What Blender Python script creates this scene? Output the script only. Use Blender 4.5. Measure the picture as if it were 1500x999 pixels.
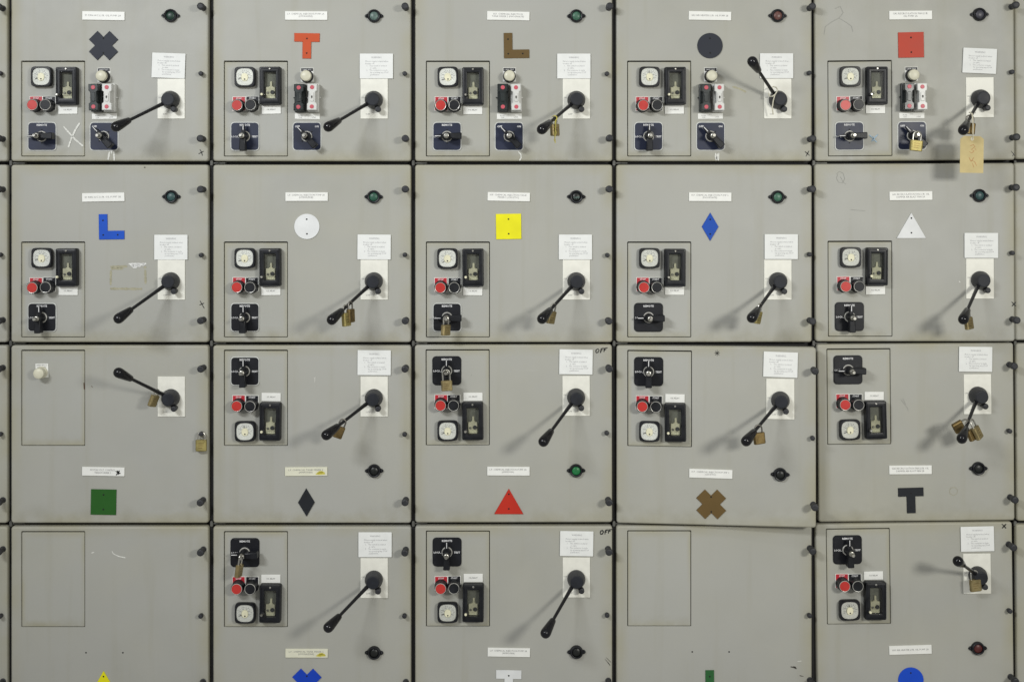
import bpy, bmesh, math, random
from mathutils import Vector, Matrix
random.seed(7)
R = math.radians
scene = bpy.context.scene
col = scene.collection
for o in list(bpy.data.objects):
    bpy.data.objects.remove(o)

# ------------------------------------------------------------------ scale
S = 0.0015            # metres for one layout unit; a compartment door is 290 units (0.435 m) wide
ZC = 1.25             # height above the floor of layout line 500
VX, VY, D = 740.0, 300.0, 2000.0      # where the photographer stood: in front of (740, 300), 3 m away
def WX(px): return (px - 750) * S
def WZ(py): return ZC + (500 - py) * S

# ------------------------------------------------------------------ camera
cam = bpy.data.cameras.new("camera")
camo = bpy.data.objects.new("camera", cam); col.objects.link(camo)
camo.location = (WX(VX), -D * S, WZ(VY)); camo.rotation_euler = (R(90), 0, 0)
cam.sensor_width = 36; cam.lens = 48
cam.shift_x = (750 - VX) / 1500; cam.shift_y = -(500 - VY) / 1500
cam.clip_start = 0.05; cam.clip_end = 60
scene.camera = camo

# ------------------------------------------------------------------ light (room lamps)
scene.view_settings.view_transform = 'Standard'
scene.view_settings.look = 'None'
scene.view_settings.exposure = 0.0
scene.view_settings.gamma = 1.0
world = bpy.data.worlds.new("World"); scene.world = world
world.use_nodes = True
bg = world.node_tree.nodes["Background"]
bg.inputs[0].default_value = (1.0, 0.995, 0.95, 1); bg.inputs[1].default_value = 0.275
def area(name, px, py, dist, size, power, colr, aim=(800, 450), spread=180):
    l = bpy.data.lights.new(name, 'AREA'); l.shape = 'RECTANGLE'; l.size = size[0]; l.size_y = size[1]
    l.energy = power; l.color = colr; l.spread = R(spread)
    o = bpy.data.objects.new(name, l); col.objects.link(o)
    o.location = (WX(px), -dist * S, WZ(py))
    d = Vector((WX(aim[0]), 0, WZ(aim[1]))) - o.location
    o.rotation_euler = d.to_track_quat('-Z', 'Y').to_euler()
area("ceiling_lamp_left", -475, -540, 1950, (1.0, 0.34), 15.9, (0.95, 0.975, 1.0), (560, 230), 88)   # ceiling fitting, spread narrowed so the lower doors get dimmer
area("lamp_right", 2070, -60, 2350, (0.62, 0.42), 14.9, (1.0, 0.985, 0.915), (1130, 540), 88)
area("ceiling_tube", 700, -800, 1150, (2.6, 0.16), 4, (0.97, 1.0, 0.97))

# ------------------------------------------------------------------ materials
M = {}
def new_mat(name):
    m = bpy.data.materials.new(name); m.use_nodes = True
    return m, m.node_tree, m.node_tree.nodes["Principled BSDF"]
def mat(name, c, rough=0.5, metal=0.0, var=0.12, scale=60, bump=0.0, spec=0.5, bscale=400, coat=0.0):
    m, nt, p = new_mat(name); N = nt.nodes; L = nt.links
    p.inputs['Roughness'].default_value = rough; p.inputs['Metallic'].default_value = metal
    p.inputs['Specular IOR Level'].default_value = spec; p.inputs['Coat Weight'].default_value = coat
    geo = N.new('ShaderNodeNewGeometry')
    no = N.new('ShaderNodeTexNoise'); no.inputs['Scale'].default_value = scale; no.inputs['Detail'].default_value = 5
    L.new(geo.outputs['Position'], no.inputs['Vector'])
    mp = N.new('ShaderNodeMapRange'); mp.inputs[1].default_value = .3; mp.inputs[2].default_value = .7
    mp.inputs[3].default_value = 1 - var; mp.inputs[4].default_value = 1 + var
    L.new(no.outputs['Fac'], mp.inputs[0])
    mx = N.new('ShaderNodeMix'); mx.data_type = 'RGBA'; mx.blend_type = 'MULTIPLY'; mx.inputs[0].default_value = 1
    mx.inputs[6].default_value = (*c, 1); L.new(mp.outputs[0], mx.inputs[7]); L.new(mx.outputs[2], p.inputs['Base Color'])
    rr = N.new('ShaderNodeMapRange'); rr.inputs[3].default_value = max(rough - .07, .03); rr.inputs[4].default_value = min(rough + .12, 1)
    L.new(no.outputs['Fac'], rr.inputs[0]); L.new(rr.outputs[0], p.inputs['Roughness'])
    if bump:
        n2 = N.new('ShaderNodeTexNoise'); n2.inputs['Scale'].default_value = bscale; n2.inputs['Detail'].default_value = 3
        L.new(geo.outputs['Position'], n2.inputs['Vector'])
        b = N.new('ShaderNodeBump'); b.inputs['Strength'].default_value = bump; b.inputs['Distance'].default_value = .0006
        L.new(n2.outputs['Fac'], b.inputs['Height']); L.new(b.outputs[0], p.inputs['Normal'])
    M[name] = m
    return m

def paint_mat(name, base):
    """old stove enamel: slight mottling, yellowed and rubbed door edges, faint runs, specks"""
    m, nt, p = new_mat(name); N = nt.nodes; L = nt.links
    geo = N.new('ShaderNodeNewGeometry'); tc = N.new('ShaderNodeTexCoord')
    def noise(scale, detail=4, vec=None, rough=.55):
        n = N.new('ShaderNodeTexNoise'); n.inputs['Scale'].default_value = scale; n.inputs['Detail'].default_value = detail
        n.inputs['Roughness'].default_value = rough
        L.new(vec or geo.outputs['Position'], n.inputs['Vector']); return n.outputs['Fac']
    def rng(v, a, b, c, d):
        r = N.new('ShaderNodeMapRange'); r.inputs[1].default_value = a; r.inputs[2].default_value = b
        r.inputs[3].default_value = c; r.inputs[4].default_value = d; L.new(v, r.inputs[0]); return r.outputs[0]
    def mth(op, a, b=None):
        n = N.new('ShaderNodeMath'); n.operation = op
        if isinstance(a, (int, float)): n.inputs[0].default_value = a
        else: L.new(a, n.inputs[0])
        if b is not None:
            if isinstance(b, (int, float)): n.inputs[1].default_value = b
            else: L.new(b, n.inputs[1])
        return n.outputs[0]
    def mix(fac, a, b, mode='MIX'):
        n = N.new('ShaderNodeMix'); n.data_type = 'RGBA'; n.blend_type = mode
        if isinstance(fac, (int, float)): n.inputs[0].default_value = fac
        else: L.new(fac, n.inputs[0])
        for i, v in ((6, a), (7, b)):
            if isinstance(v, tuple): n.inputs[i].default_value = (*v, 1)
            else: L.new(v, n.inputs[i])
        return n.outputs[2]
    # warm / cool mottling
    c = mix(rng(noise(3.2, 5), .38, .62, 0, 1), base, (base[0]*1.03, base[1]*1.012, base[2]*.93))
    c = mix(rng(noise(11, 6), .35, .7, 0, .5), c, (base[0]*.90, base[1]*.90, base[2]*.88))
    c = mix(rng(noise(1.7, 3), .36, .64, 0, .8), c, (base[0]*1.06, base[1]*1.06, base[2]*1.07))
    # yellowed door edges
    sx = N.new('ShaderNodeSeparateXYZ'); L.new(tc.outputs['Generated'], sx.inputs[0])
    ex = mth('MINIMUM', sx.outputs[0], mth('SUBTRACT', 1.0, sx.outputs[0]))
    ez = mth('MINIMUM', sx.outputs[2], mth('SUBTRACT', 1.0, sx.outputs[2]))
    e = mth('MINIMUM', ex, ez)
    em = mth('MULTIPLY', rng(e, 0.0, .07, 1, 0), rng(noise(9, 5), .35, .65, .1, .9))
    c = mix(em, c, (base[0]*.95, base[1]*.90, base[2]*.70))
    lo = mth('MULTIPLY', rng(sx.outputs[2], 0.0, .12, 1, 0), rng(noise(22, 5), .42, .66, 0, .55))
    c = mix(lo, c, (base[0]*.74, base[1]*.70, base[2]*.56))
    # vertical runs
    mp = N.new('ShaderNodeMapping'); mp.inputs['Scale'].default_value = (26, 1, 1.6)
    L.new(geo.outputs['Position'], mp.inputs[0])
    c = mix(rng(noise(1, 4, mp.outputs[0]), .56, .76, 0, .36), c, (base[0]*.86, base[1]*.83, base[2]*.70))
    # rub marks
    mp2 = N.new('ShaderNodeMapping'); mp2.inputs['Rotation'].default_value = (0, .5, 0); mp2.inputs['Scale'].default_value = (7, 1, 60)
    L.new(geo.outputs['Position'], mp2.inputs[0])
    c = mix(rng(noise(1.0, 6, mp2.outputs[0], .6), .66, .74, 0, .20), c, (base[0]*1.22, base[1]*1.22, base[2]*1.22))
    # grime specks, sparse
    sp = mth('MULTIPLY', rng(noise(230, 2), .74, .80, 0, .7), rng(noise(5, 3), .5, .62, 0, 1))
    c = mix(sp, c, (.10, .085, .06))
    L.new(c, p.inputs['Base Color'])
    L.new(rng(noise(14, 5), .3, .7, .42, .58), p.inputs['Roughness'])
    p.inputs['Specular IOR Level'].default_value = .30
    b = N.new('ShaderNodeBump'); b.inputs['Strength'].default_value = .25; b.inputs['Distance'].default_value = .0004
    L.new(noise(330, 2), b.inputs['Height'])
    b2 = N.new('ShaderNodeBump'); b2.inputs['Strength'].default_value = .18; b2.inputs['Distance'].default_value = .01
    L.new(noise(5, 2), b2.inputs['Height']); L.new(b.outputs[0], b2.inputs['Normal'])
    L.new(b2.outputs[0], p.inputs['Normal'])
    M[name] = m
paint_mat('paint', (.40, .40, .368))
paint_mat('paint_panel', (.405, .407, .378))
mat('gap_black', (.012, .012, .012), .7, var=.4)
mat('post_grey', (.10, .10, .09), .5, metal=.3, var=.5)
mat('black_plastic', (.010, .011, .014), .38, var=.35, bump=.15, spec=.32)
mat('charcoal', (.030, .031, .035), .48, var=.25, bump=.3, spec=.35)
mat('hub_face', (.014, .016, .022), .5, var=.25, bump=.2, spec=.35)
mat('gloss_black', (.006, .006, .008), .12, var=.3, scale=30, spec=.42)
mat('shaft_black', (.009, .009, .011), .2, var=.3, spec=.5)
mat('sheen_plate', (.014, .020, .048), .40, var=.25, scale=25, spec=.4)  # black plates with the bluish sheen of the lamps put into the colour
mat('black_plate', (.008, .009, .013), .40, var=.25, scale=25, spec=.35)
mat('plate_glint', (.62, .63, .60), .4)  # pale backing colour imitating overhead light reflected on the plate's bevel
mat('white_label', (.86, .86, .82), .45, var=.03)
mat('aged_label', (.76, .75, .60), .5, var=.05)
mat('paper', (.83, .84, .82), .8, var=.03, bump=.2, bscale=900)
mat('cream_plate', (.84, .83, .75), .45, var=.05)
mat('cream_cap', (.66, .64, .50), .38, var=.08)
mat('cream_cover', (.80, .77, .56), .4, var=.08)
mat('dial_white', (.80, .80, .765), .6, var=.06)
mat('print_grey', (.22, .22, .22), .6)
mat('print_light', (.34, .34, .35), .6)
mat('print_black', (.03, .03, .03), .6)
mat('print_white', (.78, .78, .78), .5)
mat('red_plate', (.50, .02, .035), .35)
mat('red_cap', (.52, .034, .028), .30, var=.08)
mat('pink_dot', (.55, .085, .115), .4)
mat('chrome', (.66, .65, .60), .30, .35, var=.15)
mat('steel', (.50, .49, .45), .32, 1.0, var=.25, bump=.2)
mat('dark_steel', (.20, .19, .17), .45, .8, var=.3)
mat('brass', (.33, .265, .13), .40, .75, var=.30, bump=.5, bscale=500)
mat('brass_dark', (.24, .17, .07), .45, .85, var=.4, bump=.5, bscale=500)
mat('brass_bright', (.37, .31, .115), .42, .6, var=.25, bump=.5, bscale=500)
mat('beige_parts', (.56, .53, .39), .5, var=.2)
mat('relay_back', (.15, .15, .125), .6, var=.3)
mat('fuse_black', (.018, .024, .024), .28, var=.25)
mat('fuse_white', (.66, .66, .63), .35, var=.06)
mat('tag_card', (.60, .49, .24), .8, var=.06, bump=.3, bscale=700)
mat('tag_ink', (.50, .22, .09), .7)
mat('string', (.70, .66, .52), .8)
mat('yellow_tie', (.55, .48, .08), .45)
mat('wire_white', (.68, .65, .52), .5)
mat('marker_ink', (.012, .012, .012), .5)
mat('chalk_white', (.74, .74, .69), .85, var=.15, scale=300)
mat('chalk_blue', (.36, .50, .62), .85, var=.2, scale=300)
mat('tape_residue', (.37, .35, .245), .6, var=.2, scale=150)
mat('paper_scrap', (.78, .78, .76), .8)
mat('tape_yellow', (.62, .55, .08), .5, var=.15, scale=200)
mat('rust', (.10, .055, .03), .8, var=.4, scale=300)
mat('hole', (.01, .01, .01), .8)
mat('bare_chip', (.05, .045, .035), .6)
mat('pencil', (.325, .325, .30), .7)
for n, c in dict(slate=(.026, .030, .042), orange=(.56, .085, .025), brown=(.135, .085, .028), redsq=(.50, .065, .038),
                 blue=(.012, .085, .52), white=(.76, .77, .77), yellow=(.84, .79, .012), blue2=(.012, .075, .42),
                 green=(.022, .11, .016), black=(.016, .018, .022), red=(.50, .028, .014), blue3=(.008, .055, .50),
                 green2=(.025, .12, .035), blue4=(.008, .07, .56)).items():
    mat('sym_' + n, c, .52, var=.06, scale=25, bump=.1, spec=.25)
for n, c in dict(green_dk=(.018, .045, .032), teal=(.12, .18, .16), green=(.06, .15, .10), reddish=(.15, .07, .06), grey=(.06, .06, .075),
                 teal_dk=(.04, .085, .085), green_mid=(.03, .10, .065), black=(.012, .014, .013), green_br=(.02, .19, .06), red_dk=(.09, .022, .02)).items():
    mat('lens_' + n, c, .34, var=.25, scale=200, spec=.4)
# thin clear pane
m, nt, p = new_mat('glass'); N = nt.nodes; L = nt.links
tr = N.new('ShaderNodeBsdfTransparent'); tr.inputs[0].default_value = (.96, .97, .955, 1)
gl = N.new('ShaderNodeBsdfGlossy'); gl.inputs['Roughness'].default_value = .06
fr = N.new('ShaderNodeFresnel'); fr.inputs[0].default_value = 1.45
ms = N.new('ShaderNodeMixShader'); L.new(fr.outputs[0], ms.inputs[0]); L.new(tr.outputs[0], ms.inputs[1]); L.new(gl.outputs[0], ms.inputs[2])
L.new(ms.outputs[0], N['Material Output'].inputs[0]); M['glass'] = m

# ------------------------------------------------------------------ mesh helpers. local units: x right, y up, h towards the viewer
def V(x, y, h): return (x * S, -h * S, y * S)
CACHE = {}
def mesh_of(key, fn, m, smooth=35):
    k = (key, m)
    if k in CACHE: return CACHE[k]
    bm = bmesh.new(); fn(bm)
    for v in bm.verts: v.co = Vector(V(*v.co))
    bmesh.ops.recalc_face_normals(bm, faces=bm.faces)
    for f in bm.faces: f.smooth = f.normal.y > -0.99995
    ang = R(smooth)
    for e in bm.edges:
        if len(e.link_faces) == 2 and e.calc_face_angle(0) > ang: e.smooth = False
    me = bpy.data.meshes.new(key.split('|')[0]); bm.to_mesh(me); bm.free()
    me.materials.append(M[m]); CACHE[k] = me
    return me
LOOSE = {'ammeter', 'overload_relay', 'relay_label', 'stop_button', 'start_button', 'push_button', 'fuse_holder', 'fuse_label', 'name_plate', 'symbol_plate', 'indicator_lamp'}
JIT = random.Random(3)
def put(name, key, fn, m, parent, x=0, y=0, h=0, roll=0, label=None, smooth=35):
    """link one mesh object under its parent, x right / y up / h out, roll in degrees counter-clockwise"""
    o = bpy.data.objects.new(name, mesh_of(key, fn, m, smooth)); col.objects.link(o)
    if name in LOOSE:
        x += JIT.uniform(-.45, .45); y += JIT.uniform(-.4, .4); roll += JIT.uniform(-1.1, 1.1)
    o.parent = parent; o.location = V(x, y, h); o.rotation_euler = (0, -R(roll), 0)
    if label: o['label'] = label
    return o
def rrect(w, hh, r, n=4, cx=0, cy=0):
    r = max(min(r, w/2 - .01, hh/2 - .01), .01); pts = []
    for sx, sy, a0 in ((1, 1, 0), (-1, 1, 90), (-1, -1, 180), (1, -1, 270)):
        for i in range(n + 1):
            a = R(a0 + 90 * i / n)
            pts.append((cx + sx*(w/2 - r) + r*math.cos(a), cy + sy*(hh/2 - r) + r*math.sin(a)))
    return pts
def circ(r, n=20, cx=0, cy=0): return [(cx + r*math.cos(2*math.pi*i/n), cy + r*math.sin(2*math.pi*i/n)) for i in range(n)]
def sqr(w, hh, e=3.6, n=32):
    out = []
    for i in range(n):
        a = 2*math.pi*i/n; c, s = math.cos(a), math.sin(a)
        out.append((math.copysign(abs(c)**(2/e), c)*w/2, math.copysign(abs(s)**(2/e), s)*hh/2))
    return out
def rings(bm, rs, top=True, bot=False):
    vr = [[bm.verts.new(p) for p in r] for r in rs]
    for a, b in zip(vr, vr[1:]):
        n = len(a)
        for i in range(n): bm.faces.new((a[i], a[(i+1) % n], b[(i+1) % n], b[i]))
    if top: bm.faces.new(vr[-1])
    if bot: bm.faces.new(vr[0][::-1])
    return vr
def at(pts, h): return [(x, y, h) for x, y in pts]
def rbox(w, hh, d, r=1, bev=.5, h0=0, cx=0, cy=0, n=4):
    def f(bm): rings(bm, [at(rrect(w, hh, r, n, cx, cy), h0), at(rrect(w, hh, r, n, cx, cy), h0 + d - bev),
                          at(rrect(w - bev*.6, hh - bev*.6, r, n, cx, cy), h0 + d - bev*.3),
                          at(rrect(w - bev*2, hh - bev*2, max(r - bev, .05), n, cx, cy), h0 + d)], bot=True)
    return f
def lathe(prof, n=24, cx=0, cy=0, bot=True):
    def f(bm): rings(bm, [at(circ(max(r, .02), n, cx, cy), h) for r, h in prof], bot=bot)
    return f
def prism(poly, d, bev=.25, h0=0):
    cx = sum(p[0] for p in poly)/len(poly); cy = sum(p[1] for p in poly)/len(poly)
    def f(bm): 
        vs = [bm.verts.new((x, y, h0)) for x, y in poly]; ft = bm.faces.new(vs)
        r = bmesh.ops.extrude_face_region(bm, geom=[ft])
        tv = [g for g in r['geom'] if isinstance(g, bmesh.types.BMVert)]
        for v in tv: v.co.z += d
        tops = [g for g in r['geom'] if isinstance(g, bmesh.types.BMFace)]
        if bev: bmesh.ops.bevel(bm, geom=list({e for t in tops for e in t.edges}), offset=bev, segments=1, affect='EDGES')
    return f
def join(*fs):
    def f(bm):
        for g in fs: g(bm)
    return f
def tube(pts, rad, n=10, closed=False):
    def f(bm):
        P = [Vector(p) for p in pts]; rs = []
        m = len(P); up = None
        for i, p in enumerate(P):
            if closed: t = (P[(i+1) % m] - P[i-1]).normalized()
            else: t = (P[min(i+1, m-1)] - P[max(i-1, 0)]).normalized()
            if up is None: up = t.orthogonal().normalized()
            up = (up - t*up.dot(t)).normalized(); b = t.cross(up)
            r = rad[i] if isinstance(rad, (list, tuple)) else rad
            rs.append([tuple(p + up*math.cos(2*math.pi*k/n)*r + b*math.sin(2*math.pi*k/n)*r) for k in range(n)])
        if closed: rs.append(rs[0]); rings(bm, rs, top=False); bmesh.ops.remove_doubles(bm, verts=bm.verts, dist=1e-5)
        else: rings(bm, rs, bot=True)
    return f
def strokes(lines, w, h=.35):
    """hand drawn strokes: narrow raised ribbons with uneven width"""
    def f(bm):
        rnd = random.Random(len(lines) * 7 + int(w * 100))
        for ln in lines:
            P = [Vector((x, y, 0)) for x, y in ln]
            Q = [P[0]]
            for a, b in zip(P, P[1:]):
                k = max(1, int((b - a).length / 1.5))
                for i in range(1, k + 1): Q.append(a.lerp(b, i / k))
            L_, R_ = [], []
            for i, p in enumerate(Q):
                t = (Q[min(i+1, len(Q)-1)] - Q[max(i-1, 0)])
                t = t.normalized() if t.length > 1e-6 else Vector((1, 0, 0))
                nn = Vector((-t.y, t.x, 0)); ww = w/2 * rnd.uniform(.65, 1.15) * (.6 if i in (0, len(Q)-1) else 1)
                L_.append(bm.verts.new(p + nn*ww + Vector((0, 0, h)))); R_.append(bm.verts.new(p - nn*ww + Vector((0, 0, h))))
            for i in range(len(Q) - 1): bm.faces.new((L_[i], L_[i+1], R_[i+1], R_[i]))
    return f
TXT = {}
def text_mesh(body, m, w=None, capx=None, align='CENTER', spacing=1.0, line=1.0, res=1, bold=0.0):
    k = (body, m, w, capx, align)
    if k in TXT: return TXT[k]
    cu = bpy.data.curves.new('lettering', 'FONT'); cu.body = body; cu.align_x = align; cu.align_y = 'CENTER'
    cu.resolution_u = res; cu.space_line = line; cu.space_character = spacing; cu.size = 1; cu.offset = bold
    ob = bpy.data.objects.new('tmp', cu); col.objects.link(ob)
    dg = bpy.context.evaluated_depsgraph_get(); dg.update()
    me = bpy.data.meshes.new_from_object(ob.evaluated_get(dg))
    bpy.data.objects.remove(ob); bpy.data.curves.remove(cu)
    xs = [v.co.x for v in me.vertices]; ys = [v.co.y for v in me.vertices]
    cx, cy = (min(xs)+max(xs))/2, (min(ys)+max(ys))/2; W0, H0 = max(xs)-min(xs), max(ys)-min(ys)
    sx = (w / W0) if w else None; sy = (capx / H0) if capx else None
    sx = sx or sy; sy = sy or sx
    for v in me.vertices: v.co = Vector(V((v.co.x-cx)*sx, (v.co.y-cy)*sy, 0))
    me.name = 'lettering'; me.materials.clear(); me.materials.append(M[m]); TXT[k] = me
    return me
def put_text(parent, body, m, x, y, h, w=None, hh=None, roll=0, name='lettering', **kw):
    o = bpy.data.objects.new(name, text_mesh(body, m, w, hh, **kw)); col.objects.link(o)
    o.parent = parent; o.location = V(x, y, h); o.rotation_euler = (0, -R(roll), 0)
    return o

# ------------------------------------------------------------------ setting: the steel carcass behind the doors
def struct(name, fn, m, loc):
    o = bpy.data.objects.new(name, mesh_of(name, fn, m)); col.objects.link(o); o.location = loc; o['kind'] = 'structure'; return o
back = struct('cabinet_carcass', rbox(2110, 1080, 40, 1, 1, h0=-58), 'gap_black', (WX(750), 0, WZ(505)))
for x in (13.5, 308.5, 605, 900, 1193.5, 1489.5):
    put('upright_rail', 'upright_rail', rbox(4.6, 1076, 9, .3, .3), 'gap_black', back, x - 750, 0, -18)
for y in (239.5, 504.2, 769.0):
    for x in (13.5, 308.5, 605, 900, 1193.5, 1489.5):
        put('corner_bracket', 'corner_bracket', join(rbox(4.2, 8, 12.5, 1.2, .6), rbox(22, 2.2, 10, .4, .3, cx=9)), 'post_grey', back, x - 750, 505 - y, -18)

# ------------------------------------------------------------------ door sheet
def door_sheet(w, hh, holes):
    """folded steel door, rounded corners and edges, rectangular cut-out; origin at its lower left corner"""
    def f(bm):
        cx, cy = w/2, hh/2
        rs = [at(rrect(w, hh, 4, 5, cx, cy), -15), at(rrect(w, hh, 4, 5, cx, cy), -3.2), at(rrect(w-.5, hh-.5, 4, 5, cx, cy), -2.0),
              at(rrect(w-1.6, hh-1.6, 3.6, 5, cx, cy), -.9), at(rrect(w-3.2, hh-3.2, 3, 5, cx, cy), -.25), at(rrect(w-5.5, hh-5.5, 2.2, 5, cx, cy), 0)]
        vr = rings(bm, rs, top=False)
        edges = []
        def loop(vs):
            for i in range(len(vs)):
                e = bm.edges.get((vs[i], vs[(i+1) % len(vs)])) or bm.edges.new((vs[i], vs[(i+1) % len(vs)]))
                edges.append(e)
        loop(vr[-1])
        for (x0, x1, y0, y1) in holes:
            r = rrect(x1-x0, y1-y0, 1.2, 2, (x0+x1)/2, (y0+y1)/2)
            q = rings(bm, [at(r, -7), at(r, -.5), at(rrect(x1-x0+.7, y1-y0+.7, 1.4, 2, (x0+x1)/2, (y0+y1)/2), 0)], top=False)
            loop(q[-1])
        bmesh.ops.triangle_fill(bm, edges=edges, use_beauty=True)
    return f

# ------------------------------------------------------------------ instruments (x, y relative to the door's lower left corner)
def ammeter(t, x, y, needle):
    bez = join(lambda bm: rings(bm, [at(sqr(30, 29.4, 6), 0), at(sqr(30, 29.4, 6), 7.0), at(sqr(28.8, 28.2, 5.4), 8.6), at(sqr(25.9, 25.9, 3.1), 8.7), at(sqr(25.2, 25.2, 3.0), 6.6)], top=True))
    a = put('ammeter', 'ammeter', bez, 'black_plastic', t, x, y, 0)
    put('dial', 'dial', lambda bm: rings(bm, [at(sqr(25.1, 25.1, 3.0), 6.65), at(sqr(24.8, 24.8, 3.0), 7.0)]), 'dial_white', a)
    def ticks(bm):
        for i in range(15):
            an = R(205 - i * 230/14 ); L0 = 10.4 if i % 3 else 11.2; L1 = 8.6
            d = Vector((math.cos(an), math.sin(an), 0)); n = Vector((-d.y, d.x, 0)) * (.22 if i % 3 else .34)
            vs = [bm.verts.new(q + Vector((0, 0, 7.15))) for q in (d*L0*.93+n, d*L0*.93-n, d*L1*.93-n, d*L1*.93+n)]; bm.faces.new(vs)
        for i in range(6):
            an = R(195 - i * 210/5); d = Vector((math.cos(an), math.sin(an), 0)) * 6.7
            for ox in (-.7, .5):
                vs = [bm.verts.new(d + Vector((ox + q[0], q[1], 7.15))) for q in ((-.3, -.8), (.3, -.8), (.3, .8), (-.3, .8))]; bm.faces.new(vs)
        vs = [bm.verts.new(q) for q in ((-1.4, 3.8, 7.15), (1.2, 3.8, 7.15), (1.2, 4.5, 7.15), (-1.4, 4.5, 7.15))]; bm.faces.new(vs)
    put('scale_marks', 'scale_marks', ticks, 'print_light', a)
    nd = R(needle)
    put('needle', 'needle|%d' % needle, tube([(0, -1, 7.6), (math.cos(nd)*9.4, -1+math.sin(nd)*9.4, 7.6)], [.75, .25], 5), 'print_black', a)
    put('movement_cover', 'movement_cover', join(lambda bm: rings(bm, [at(sqr(9.8, 11.4, 2.3, 20), 7.1), at(sqr(9.8, 11.4, 2.3, 20), 7.9), at(sqr(8.8, 10.4, 2.3, 20), 8.3)])), 'cream_cover', a, 0, -.6)
    put('screw', 'pivot_screw', lathe([(1.1, 8.2), (1.1, 8.6), (.7, 8.8)], 8), 'print_black', a, .2, -3.6)
    # curved clear front
    put('glass', 'meter_glass', lambda bm: rings(bm, [at(sqr(24.9, 24.9, 3.1), 7.9), at(sqr(24.6, 24.6, 3.1), 8.25)]), 'glass', a)

def relay(t, x, y, flip, kn):
    body = lambda bm: (rings(bm, [at(rrect(31, 55, 2.2), 0), at(rrect(31, 55, 2.2), 9.5), at(rrect(29.2, 53.2, 2.0), 12), at(rrect(25.8, 49, 1.4), 12.4), at(rrect(25, 48, 1.2), 11.6),
                                   at(rrect(19.6, 41, .8, cx=0, cy=.5), 12.0), at(rrect(17.6, 38.6, .6, cx=0, cy=.8), 11.6), at(rrect(17.6, 38.6, .6, cx=0, cy=.8), 2.2)], top=True))
    a = put('overload_relay', 'overload_relay', body, 'black_plastic', t, x, y, 0)
    put('back_plate', 'relay_back_plate', rbox(17.2, 38.2, .5, .4, .1, h0=2.3, cy=.8), 'relay_back', a)
    put('trip_mechanism', 'trip_mechanism', join(rbox(13.4, 12.6, 3.4, .6, .4, h0=2.8, cy=-8), rbox(3.2, 9, 2.4, 1.2, .5, h0=2.8, cx=.6, cy=2.0), rbox(6.0, 1.6, 2.6, .5, .3, h0=2.8, cx=.4, cy=-1.4)), 'beige_parts', a)
    put('rating_strip', 'rating_strip', rbox(12.8, 4.0, 2.4, .3, .2, h0=2.8, cx=.2, cy=-16.2), 'cream_cover', a)
    put_text(a, 'A 1.4  1.8  2.3', 'print_black', .2, -16.2, 5.3, w=10.5, hh=1.5)
    put('setting_dial', 'setting_dial', lathe([(3, 6), (3, 7.6), (2.4, 8.0)], 14, 3.0, -9.4), 'charcoal', a)
    put('setting_dial', 'setting_dial_small', lathe([(1.7, 6), (1.7, 7.2), (1.2, 7.5)], 12, -3.6, -10.2), 'dark_steel', a)
    put('divider', 'relay_divider', rbox(13.6, 1.0, 3.2, .2, .1, h0=2.8, cy=-13.6), 'black_plastic', a)
    put('glass', 'relay_glass', rbox(17.5, 38.5, .4, .5, .1, h0=11.0, cy=.8), 'glass', a)
    put('screw', 'relay_screw', lathe([(1.5, 12), (1.5, 12.9), (1.0, 13.3)], 10, 0, 24.4), 'steel', a)
    put('reset_pin', 'reset_pin|%d' % kn, join(tube([(-10.5, -13.4, 10), (-10.5, -13.4, 15.5), (-10.5, -13.4, 18.5)], [2.7, 2.5, 2.1], 12)), 'charcoal', a)
    put('reset_tip', 'reset_tip', join(tube([(-10.5, -13.4, 17.5), (-10.5, -13.4, 21.2), (-10.5, -13.4, 22)], [1.9, 1.9, 1.3], 12)), 'cream_cover' if kn else 'steel', a)
    lb = put('relay_label', 'relay_label', rbox(28, 12, 1, .3, .2), 'white_label', t, x - .2, y + (34.5 if flip else -34.5), 0)
    put_text(lb, 'O/L RELAY', 'print_black', 0, .3, 1.1, w=13, hh=2.2)

def button(t, x, y, kind):
    nm = kind + '_button'
    pl = 'red_plate' if kind == 'stop' else 'black_plate'
    a = put(nm, 'legend_edge', rbox(19.4, 21, .7, .5, .15, cy=3.3), 'white_label', t, x, y, 0)
    put('legend_plate', 'legend_plate', rbox(17.6, 19.6, .5, .4, .1, h0=.7, cy=3.4), pl, a)
    put_text(a, 'STOP' if kind == 'stop' else 'START', 'print_white', 0, 10.9, 1.32, w=8.4 if kind == 'stop' else 9.6, hh=2.7, bold=.02)
    put('collar', 'collar', lathe([(9.6, .9), (9.6, 3), (9.0, 3.6), (9.0, 8), (8.7, 8.4), (8.9, 15), (8.6, 16.6)], 28), 'black_plastic', a)
    put('ring', 'cap_ring', lambda bm: rings(bm, [at(circ(7.9, 28), 15.5), at(circ(7.9, 28), 17.9), at(circ(7.7, 28), 18.2), at(circ(7.35, 28), 18.1), at(circ(7.3, 28), 16.6)], top=False), 'chrome', a)
    put('cap', 'cap_' + kind, lathe([(7.25, 16.2), (7.25, 17.6), (6.8, 18.1), (4, 18.1), (.5, 18.1)], 28), 'red_cap' if kind == 'stop' else 'black_plastic', a)

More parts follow.
